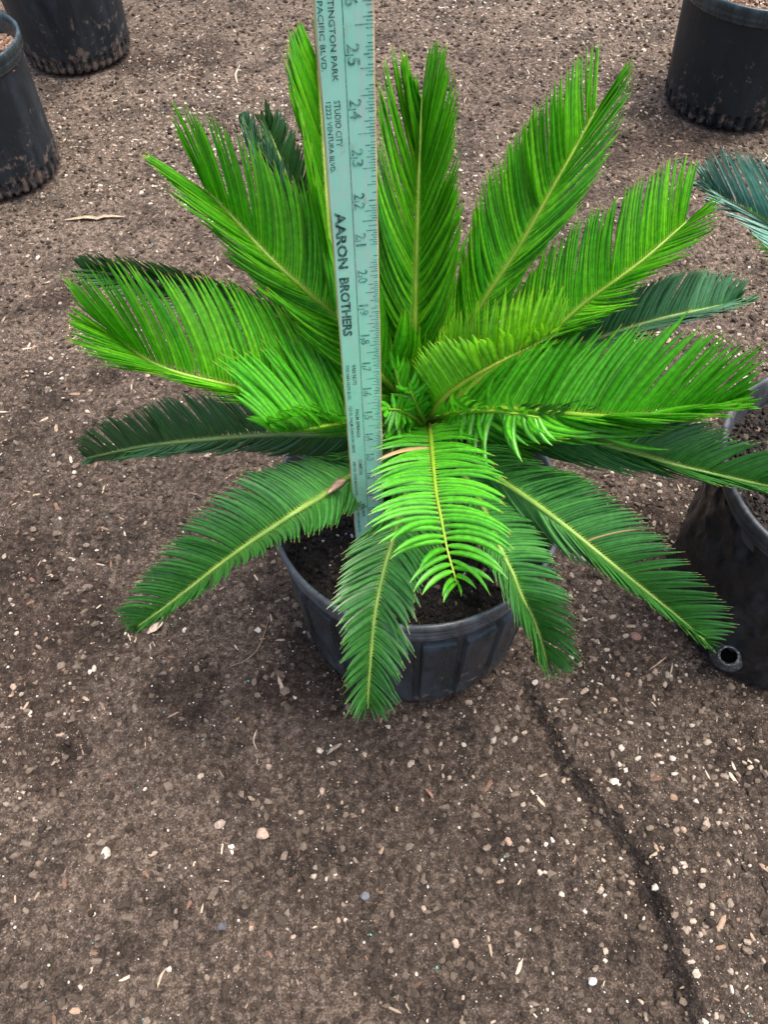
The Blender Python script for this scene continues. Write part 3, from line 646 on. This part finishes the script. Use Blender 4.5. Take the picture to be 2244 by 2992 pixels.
frond(palm, 'bright', [(955, 895, .295), (1040, 820, .33), (1115, 770, .36), (1196, 713, .39), (1266, 653, .415), (1335, 603, .435), (1400, 553, .45), (1483, 480, .465)],
      [(.1, 1040, 720), (.25, 1110, 640), (.4, 1160, 565), (.5, 1215, 500), (.6, 1276, 460), (.68, 1310, 443), (.75, 1351, 415), (.82, 1385, 385), (.89, 1423, 357), (.95, 1470, 340), (1, 1515, 345)],
      [(.1, 1080, 840), (.3, 1180, 765), (.45, 1236, 726), (.58, 1290, 690), (.7, 1369, 650), (.8, 1410, 590), (.9, 1500, 540), (.96, 1551, 485), (1, 1556, 425)], 78, 46, wk=2.1, adv=(0.04, 0.12), label='bright green broad frond to the right of the upper right one', bend=(.06, .06))
frond(palm, 'fresh', [(965, 908, .295), (1030, 888, .325), (1106, 884, .35), (1306, 899, .38), (1406, 894, .385), (1539, 877, .38), (1600, 869, .375)],
      [(.0, 1040, 830), (.12, 1130, 765), (.25, 1220, 730), (.4, 1320, 712), (.5, 1400, 706), (.6, 1479, 706), (.7, 1543, 716), (.78, 1593, 724), (.87, 1653, 756), (.94, 1645, 805), (1, 1625, 845)],
      [(.0, 1110, 990), (.08, 1150, 985), (.15, 1180, 966), (.22, 1229, 945), (.3, 1300, 953), (.38, 1380, 945), (.46, 1436, 940), (.52, 1450, 915), (.6, 1500, 900), (.8, 1580, 890), (1, 1640, 875)], 62, 47, wk=2, adv=(0.03, 0.03),
      label='bright green frond reaching right with sparse twisted lower leaflets', bend=(.05, .16), jit=2.2, start=.0)
frond(palm, 'fresh', [(945, 905, .30), (990, 892, .345), (1050, 888, .365), (1110, 893, .375), (1165, 902, .38)],
      [(.0, 955, 875), (.3, 1010, 862), (.6, 1070, 862), (1, 1155, 876)], [(.0, 955, 970), (.3, 1010, 960), (.5, 1062, 990), (.8, 1125, 975), (1, 1200, 935)], 17, 53, name='young_frond', wid=.0046, jit=4.5, bend=(.2, .2), label='small frond with curled droopy leaflets right of the crown')
# --- young fronds
frond(palm, 'fresh', [(885, 918, .295), (800, 910, .325), (745, 913, .345), (670, 926, .38), (620, 932, .40), (580, 931, .41)],
      [(.25, 730, 905), (.4, 700, 893), (.6, 650, 890), (.8, 605, 900), (.92, 575, 908), (1, 562, 920)],
      [(.1, 760, 790), (.25, 728, 745), (.4, 690, 731), (.5, 640, 731), (.6, 600, 738), (.7, 545, 742), (.78, 475, 760), (.86, 470, 785), (.92, 490, 815), (.96, 507, 858), (1, 540, 893)], 40, 48,
      name='young_frond', label='young bright green frond fanning left from behind the yardstick', wid=.0046, jit=2.4, Lcap=(.55, 1), bend=(.1, .1))
frond(palm, 'lime', [(928, 905, .30), (942, 878, .35), (963, 856, .385), (1003, 826, .41), (1053, 796, .43), (1106, 768, .44), (1160, 742, .445), (1198, 720, .445)],
      [(.0, 905, 800), (.1, 896, 790), (.2, 905, 765), (.3, 930, 745), (.42, 965, 730), (.55, 1030, 733), (.7, 1090, 718), (.8, 1130, 708), (.9, 1170, 702), (1, 1205, 708)],
      [(.0, 925, 760), (.2, 960, 700), (.35, 1000, 670), (.5, 1040, 655), (.6, 1080, 645), (.75, 1125, 625), (.85, 1171, 613), (.95, 1225, 622), (1, 1236, 648)], 46, 49, adv=(0.02, 0.05),
      name='young_frond', label='young lime green frond curving right from the crown', jit=1.6, sign=(1, 1), bend=(-.06, .02), Lcap=(.6, .9))
frond(palm, 'fresh', [(927, 918, .30), (930, 940, .335), (936, 1003, .375), (943, 1068, .40), (953, 1118, .41), (966, 1185, .41), (980, 1235, .405), (988, 1262, .40)],
      [(.02, 1000, 905), (.1, 1035, 945), (.25, 1085, 1016), (.4, 1088, 1075), (.55, 1103, 1140), (.68, 1105, 1190), (.78, 1092, 1235), (.87, 1066, 1272), (.94, 1035, 1283), (1, 998, 1283)],
      [(.02, 850, 915), (.1, 826, 963), (.25, 800, 1035), (.4, 800, 1080), (.55, 805, 1130), (.68, 832, 1185), (.78, 862, 1225), (.86, 888, 1270), (.93, 912, 1292), (.97, 938, 1292), (1, 958, 1290)], 44, 50,
      name='young_frond', label='young bright green frond hanging forward over the soil with one yellow leaflet', wid=.0040, jit=2.2, bend=(.14, .14), droop=(.13, .13), Lmul=(1.1, 1.1), dryset=((1, 17),), start=.02, twist=.2, den=1.2, rad=.0024)
frond(palm, 'fresh', [(915, 922, .295), (895, 903, .33), (862, 886, .36), (838, 884, .37)],
      [(.0, 890, 950), (.5, 880, 930), (.8, 852, 925), (1, 824, 903)], [(.0, 940, 860), (.5, 905, 850), (.7, 880, 850), (.9, 850, 858), (1, 820, 878)], 12, 51, name='young_frond', label='small curled frond just unfolding at the crown', wid=.0045, jit=1.6)
frond(palm, 'fresh', [(905, 910, .295), (880, 870, .34), (862, 830, .38), (852, 795, .40)],
      [(.0, 850, 840), (.4, 828, 790), (.7, 836, 762), (1, 845, 752)], [(.0, 905, 830), (.4, 902, 785), (.7, 880, 775), (1, 862, 765)], 9, 52, name='young_frond', wid=.0035, jit=2)

frond(palm, 'fresh', [(918, 915, .30), (905, 885, .345), (893, 858, .37), (884, 838, .38)],
      [(.0, 880, 900), (.5, 858, 862), (1, 866, 822)], [(.0, 945, 880), (.5, 925, 845), (1, 900, 812)], 12, 54, name='young_frond', wid=.0040, jit=3, bend=(.2, .2))
frond(palm, 'fresh', [(905, 925, .295), (882, 922, .325), (858, 918, .345), (838, 920, .35)],
      [(.0, 895, 965), (.5, 868, 958), (1, 832, 940)], [(.0, 890, 890), (.5, 862, 888), (1, 826, 898)], 11, 55, name='young_frond', wid=.0044, jit=3, bend=(.2, .2))
# --- the palm in the wrinkled pot at the right
c2 = np.array([.43, .43, .262])
palm2 = empty('sago_palm', (c2[0], c2[1], .225))
tag(palm2, 'neighbouring sago palm, only its frond tips enter at the right edge', 'palm')
caudex(palm2, c2, .030, .21, .285, 9)
frond(palm2, 'pale', [(1850, 900, .33), (1800, 700, .42), (1730, 540, .455), (1640, 470, .46), (1570, 432, .45), (1515, 388, .43)],
      [(.3, 1700, 620), (.55, 1660, 520), (.7, 1580, 462), (.85, 1530, 420), (1, 1503, 386)],
      [(.3, 1800, 420), (.55, 1700, 345), (.7, 1620, 330), (.8, 1575, 322), (.9, 1530, 322), (1, 1507, 372)], 60, 61, base=c2, wid=.0042, jit=1.6, label='blue green frond tip at the right edge')
frond(palm2, 'bright', [(1850, 900, .33), (1810, 740, .40), (1760, 600, .43), (1715, 520, .43), (1668, 490, .42)],
      [(.3, 1720, 720), (.6, 1680, 590), (.85, 1645, 540), (1, 1622, 500)], [(.3, 1810, 560), (.6, 1740, 460), (.85, 1660, 440), (.95, 1615, 440), (1, 1607, 455)], 44, 62, base=c2, wid=.0042, jit=1.6)

# ------------------------------------------------------------------ yardstick
IN = .0254
rB = np.array([-.5998, 3.8987, -20.6254]); rd = norm(np.array([-.010059, .546003, .837723]))
th = -.25; rw = np.array([math.cos(th), 0, math.sin(th)]); rw = norm(rw - rd * (rw @ rd)); rn_ = np.cross(rw, rd)
toW = lambda p: CAM + (np.asarray(p) * IN) @ W2C
Wd, Ww, Wn = norm(rd @ W2C), norm(rw @ W2C), norm(rn_ @ W2C)
RWID = 1.05
def rp(n_, a, h=0.0):   # n inches along, a fraction across (0 left .. 1 right), h metres proud of the face
    return CAM + ((rB + rd * (n_ - 17)) * IN) @ W2C + Ww * (a - .5) * RWID * IN + Wn * h
m, n, b = mat('worn_teal_paint'); v = coords(n)
wear = noise(n, coords(n, (1, 1, .12)), 260, 5, .75); stain = noise(n, v, 30, 4, .6)
col = ramp(n, stain, [(.3, (.34, .80, .58)), (.7, (.44, .90, .68))])
col = mixc(n, ramp(n, wear, [(.50, g3(0)), (.62, g3(.75))]), col, (.55, .74, .62))
wr2 = noise(n, coords(n, (1, 1, .5)), 90, 5, .8); col = mixc(n, ramp(n, wr2, [(.60, g3(0)), (.72, g3(.6))]), col, (.45, .42, .28))
n.links.new(col, b.inputs['Base Color']); b.inputs['Roughness'].default_value = .42; TEAL = m; bump(n, b, wear, .15, .0004)
m, n, b = mat('bare_wood_edge'); v = coords(n, (1, 1, .15))
n.links.new(ramp(n, noise(n, v, 200, 4), [(.3, (.42, .28, .13)), (.7, (.85, .68, .40))]), b.inputs['Base Color']); b.inputs['Roughness'].default_value = .7; WOOD = m
m, n, b = mat('faded_black_ink'); v = coords(n)
n.links.new(ramp(n, noise(n, v, 420, 3, .7), [(.42, (.02, .04, .036)), (.60, (.14, .30, .24))]), b.inputs['Base Color']); b.inputs['Roughness'].default_value = .6; INK = m
m, n, b = mat('worn_grey_ink'); v = coords(n)
n.links.new(ramp(n, noise(n, v, 420, 3, .7), [(.38, (.07, .17, .14)), (.60, (.26, .55, .44))]), b.inputs['Base Color']); b.inputs['Roughness'].default_value = .6; INK2 = m
r0 = rp(0, .5); stick = empty('yardstick', r0)
tag(stick, 'worn teal wooden yardstick with black lettering standing upright in the palm pot', 'yardstick')
V, F = [], []; nn_ = 73; NS = np.linspace(7.1, 36, nn_); th_ = .0042
for k, q in enumerate(NS):
    e = .012 * vnoise(q * 3, 0, 5); e2 = .012 * vnoise(q * 3, 9, 6)
    for a, h in ((0 + e, -.0008), (.032 + e, 0), (.962 + e2, 0), (1 + e2, -.0008), (1 + e2, -th_), (0 + e, -th_)): V.append(rp(q, a, h))
fm = []
for k in range(nn_ - 1):
    for j in range(6): F.append((k * 6 + j, k * 6 + (j + 1) % 6, (k + 1) * 6 + (j + 1) % 6, (k + 1) * 6 + j)); fm.append(0 if j in (1, 4) else 1)
link('stick', mesh_np('stick', np.array(V), np.array(F), [TEAL, WOOD], smooth=False, fmat=fm), stick)
# marks
qs = []
def mark(n0, n1, a0, a1, h=.00025): qs.append([rp(n0, a0, h), rp(n0, a1, h), rp(n1, a1, h), rp(n1, a0, h)])
for k in range(8 * 16, 36 * 16):
    q = k / 16; inch = k % 16 == 0
    L_ = .52 if inch else (.34 if k % 8 == 0 else .24 if k % 4 == 0 else .17 if k % 2 == 0 else .11)
    if not inch and random.random() < (.25 if q > 20 else .06): continue
    t_ = .011 if not inch else .014
    if inch: mark(q - t_, q + t_, .475, .62); mark(q - t_, q + t_, .80, .965)
    else: mark(q - t_, q + t_, .975 - L_ * (.8 + .3 * random.random()), .975)
qv = np.array(qs).reshape(-1, 3); qf = np.arange(len(qv)).reshape(-1, 4)
link('tick_marks', mesh_np('tick_marks', qv, qf, INK2, smooth=False), stick)
qs = []
for k in np.arange(7.5, 36, .5): mark(k, k + .5 - .02 * random.random(), .466, .478)
qv = np.array(qs).reshape(-1, 3); qf = np.arange(len(qv)).reshape(-1, 4)
link('centre_line', mesh_np('centre_line', qv, qf, INK, smooth=False), stick)
def text(s, n0, n1, a, hgt, m, bold=0.0, seg=2):
    """s reads from n0 down to n1, letters' tops towards the right edge; hgt in inches, a = fraction across of the letters' middle"""
    cu = bpy.data.curves.new('t', 'FONT'); cu.body = s; cu.size = 1; cu.offset = bold; cu.resolution_u = seg
    o = bpy.data.objects.new('t', cu); C.objects.link(o); dg = bpy.context.evaluated_depsgraph_get(); me = o.evaluated_get(dg).to_mesh()
    co = np.array([v_.co[:] for v_ in me.vertices]); fs = [tuple(p.vertices) for p in me.polygons]
    o.evaluated_get(dg).to_mesh_clear(); bpy.data.objects.remove(o); bpy.data.curves.remove(cu)
    x0, x1 = co[:, 0].min(), co[:, 0].max(); y0, y1 = co[:, 1].min(), co[:, 1].max()
    X = (co[:, 0] - x0) / (x1 - x0); Y = (co[:, 1] - y0) / (y1 - y0)
    P = np.array([rp(n0 + (n1 - n0) * a_, a + (b_ - .5) * hgt / RWID, .0003) for a_, b_ in zip(X, Y)])
    return P, fs
def build_text(name, items, m):
    V, F = [], []; k = 0
    for it in items:
        P, fs = text(*it[:5], m, *it[5:]); V.append(P); F += [tuple(i_ + k for i_ in f) for f in fs]; k += len(P)
    me = bpy.data.meshes.new(name); me.from_pydata(np.vstack(V).tolist(), [], F); me.materials.append(m); me.update()
    return link(name, me, stick)
build_text('shop_name', [("AARON", 21.78, 20.28, .20, .235, .035), ("BROTHERS", 20.02, 18.16, .20, .235, .035)], INK)
build_text('address_lettering', [("HUNTINGTON PARK", 26.35, 24.55, .28, .11, .01), ("2914 PACIFIC BLVD.", 26.35, 24.75, .10, .10, .008),
    ("STUDIO CITY", 24.20, 23.27, .285, .12, .01), ("12223 VENTURA BLVD.", 24.18, 22.72, .125, .10, .008),
    ("VAN NUYS", 17.12, 16.32, .30, .11, .01), ("7702 VAN NUYS BLVD.", 17.12, 15.72, .13, .09, .006),
    ("PALM SPRINGS", 15.30, 14.02, .315, .10, .006), ("123 N. PALM CANYON DRIVE", 15.45, 13.30, .14, .09, .006),
    ("COMPTON", 12.92, 12.12, .315, .11, .008), ("2009 NO. LONG BEACH BLVD.", 12.85, 10.95, .14, .09, .006),
    ("TARZANA", 10.46, 9.62, .33, .10, .006), ("19715 VENTURA BLVD.", 10.46, 8.62, .15, .09, .006)], INK)
nums = []
for k in range(8, 36):
    s = str(k)
    for d_, c_ in (zip(s, (k + .115, k - .115)) if len(s) == 2 else ((s, k + .115),)):
        hw_ = .03 if d_ == '1' else .08
        nums.append((d_, c_ + hw_, c_ - hw_, .62, .23, .012))
build_text('inch_numbers', nums, INK2)

# ------------------------------------------------------------------ notable single stones, twigs, litter
def single(name, label, cat, dx, dy, size, color, flat=.55, elong=1.0, rot=0.0, seed=0, group=None):
    rg = np.random.default_rng(seed + 100); p = at(dx, dy, 0); p[2] = gh(p[0], p[1])
    import bmesh
    bm = bmesh.new(); bmesh.ops.create_icosphere(bm, subdivisions=3, radius=1)
    V = np.array([v_.co[:] for v_ in bm.verts]); F = np.array([[v_.index for v_ in f.verts] for f in bm.faces]); bm.free()
    D = rg.normal(size=(9, 3)); D = norm(D); off = rg.uniform(.55, .85, 9)
    for d_, o_ in zip(D, off):
        s_ = V @ d_; V = V - np.maximum(s_ - o_, 0)[:, None] * d_ * .92
    V = V * (1 + .05 * rg.normal(size=(len(V), 1)) * .4)
    V = V * np.array([size * elong, size * .8, size * flat]); c_, s_ = math.cos(rot), math.sin(rot)
    V = np.stack([V[:, 0] * c_ - V[:, 1] * s_, V[:, 0] * s_ + V[:, 1] * c_, V[:, 2]], -1) + p + np.array([0, 0, size * flat * .45])
    m, n, b = mat(name + '_stone_' + str(seed)); v = coords(n)
    n.links.new(mixc(n, 1.0, color, ramp(n, noise(n, v, 400, 4), [(.3, g3(.65)), (.7, g3(1.2))]), 'MULTIPLY'), b.inputs['Base Color']); b.inputs['Roughness'].default_value = .9
    bump(n, b, noise(n, v, 700, 3), .5, .001)
    o = link(name, mesh_np(name, V, F, m, smooth=False)); return tag(o, label, cat, group)
G = 'pebbles on the dirt'
single('stone', 'largest tan angular stone in the open dirt below the pot', 'stone', 565, 1800, .0078, (.46, .33, .25), .6, 1.05, .2, 1, G)
single('stone', 'tan round stone up and left of the largest tan stone', 'stone', 474, 1778, .0062, (.36, .28, .22), .6, 1.0, .8, 2, G)
single('stone', 'pale cream stone low at the left side of the foreground', 'stone', 230, 1842, .0062, (.50, .43, .35), .7, 1.0, 1.3, 3, G)
single('stone', 'white narrow stone just left of the largest tan stone', 'stone', 497, 1830, .0042, (.66, .60, .52), .6, 1.4, 1.9, 4, G)
single('stone', 'dark grey smooth pebble near the middle of the foreground', 'stone', 788, 1935, .0050, (.13, .14, .15), .8, 1.0, 0, 5, G)
single('stone', 'dark charcoal pebble at the lower left foreground', 'stone', 478, 2000, .0055, (.09, .09, .10), .7, 1.0, .5, 6, G)
single('stone', 'pale pink angular stone at the left below the flat dark frond', 'stone', 410, 1232, .0060, (.52, .38, .31), .5, 1.0, .4, 7, G)
single('stone', 'reddish brown stone beside the wrinkled pot below a frond tip', 'stone', 1373, 1377, .0068, (.25, .15, .12), .6, 1.1, -.6, 8, G)
single('stone', 'white lumpy stone at the right foreground', 'stone', 1275, 2120, .0045, (.66, .63, .58), .7, 1.0, .3, 9, G)
single('stone', 'whitish pebble in the foreground right of the pot base', 'stone', 1319, 1698, .0050, (.62, .56, .48), .7, 1.1, .3, 10, G)
def strip(name, label, cat, pts, wid, color, lift=.002, curl=.3, seed=0):
    P = np.array([at(a_, b_, 0) for a_, b_ in pts]); P = catmull(P, 16); P[:, 2] = gh(P[:, 0], P[:, 1]) + lift + .002 * np.sin(np.linspace(0, 3.1, 16))
    T = norm(np.gradient(P, axis=0)); S_ = norm(np.cross(T, np.array([0, 0, 1.]))); pr = np.sin(np.linspace(.12, 3.05, 16)) ** .6
    rows = []
    for i_ in range(16):
        h = wid * .5 * pr[i_]; rows += [P[i_] - S_[i_] * h + np.array([0, 0, h * curl]), P[i_] + np.array([0, 0, .0004]), P[i_] + S_[i_] * h + np.array([0, 0, h * curl]), P[i_] - np.array([0, 0, .0006])]
    a = np.arange(15)[:, None] * 4; j = np.arange(4)[None]; j2 = (j + 1) % 4
    F = np.stack([a + j, a + j2, a + 4 + j2, a + 4 + j], -1).reshape(-1, 4)
    m, n, b = mat(name + '_dry_' + str(seed)); v = coords(n)
    n.links.new(mixc(n, 1.0, color, ramp(n, noise(n, v, 300, 4), [(.3, g3(.6)), (.7, g3(1.2))]), 'MULTIPLY'), b.inputs['Base Color']); b.inputs['Roughness'].default_value = .8
    return tag(link(name, mesh_np(name, np.array(rows), F, m)), label, cat)
strip('dry_leaf', 'long dry straw leaf lying at the upper left between the pots and the palm', 'dry leaf', [(140, 478), (190, 474), (230, 470), (268, 468)], .009, (.42, .33, .22), seed=1)
strip('dry_leaf', 'curved dry leaf upright in the dirt behind the yardstick top left', 'dry leaf', [(512, 180), (509, 162), (518, 140)], .006, (.40, .34, .26), seed=2)
strip('dry_leaf', 'curled beige leaf scrap under the lower left frond tip', 'dry leaf', [(318, 1368), (335, 1360), (352, 1345)], .009, (.52, .42, .33), seed=3, curl=.6)
strip('dry_leaf', 'pale ragged leaf scrap on the dirt left of the pot base', 'dry leaf', [(706, 1630), (716, 1622), (728, 1613), (738, 1607)], .0045, (.26, .21, .16), seed=4, curl=.5)
strip('twig', 'thin brown twig curving over the dirt left of the pot', 'twig', [(583, 1330), (572, 1370), (545, 1420), (490, 1445)], .0014, (.24, .16, .10), seed=5)
strip('twig', 'short pale stick standing out in the foreground centre', 'twig', [(555, 1620), (548, 1600), (556, 1575)], .002, (.42, .34, .26), seed=6)
strip('twig', 'tan sliver of wood in the lower left foreground', 'twig', [(340, 2135), (348, 2112), (358, 2090)], .0026, (.45, .36, .25), seed=7)
strip('twig', 'crossed thin tan twig beside the wrinkled pot', 'twig', [(1401, 1450), (1418, 1438), (1440, 1420)], .002, (.42, .30, .20), seed=8)
strip('twig', 'reddish sliver of bark directly below the pot', 'twig', [(920, 1706), (928, 1716), (936, 1727)], .0030, (.30, .16, .11), seed=9)
strip('twig', 'forked straw twig low beside the wrinkled pot spout', 'twig', [(1446, 1462), (1450, 1440), (1451, 1436)], .0018, (.46, .38, .26), seed=10)
Pq = np.array([at(706, 1067, .318), at(722, 1053, .315), at(741, 1038, .310)]); Pq = catmull(Pq, 12); Tq = norm(np.gradient(Pq, axis=0)); Sq = norm(np.cross(Tq, CAM - Pq)); hw_ = np.interp(np.linspace(0, 1, 12), [0, .2, .7, 1], [.0003, .002, .0042, .0036])[:, None]
Nq = norm(np.cross(Sq, Tq)); rows = np.stack([Pq - Sq * hw_, Pq + Nq * hw_ * .5, Pq + Sq * hw_, Pq - Nq * .0004], 1).reshape(-1, 3)
a = np.arange(11)[:, None] * 4; j = np.arange(4)[None]; j2 = (j + 1) % 4; Fq = np.stack([a + j, a + j2, a + 4 + j2, a + 4 + j], -1).reshape(-1, 4)
m, n, b = mat('papery_scale'); v = coords(n)
n.links.new(ramp(n, noise(n, v, 380, 4), [(.3, (.16, .10, .06)), (.7, (.42, .31, .22))]), b.inputs['Base Color']); b.inputs['Roughness'].default_value = .8
tag(link('dry_leaf', mesh_np('dry_leaf', rows, Fq, m)), 'brown papery scale caught on the lower left frond beside the yardstick', 'dry leaf')
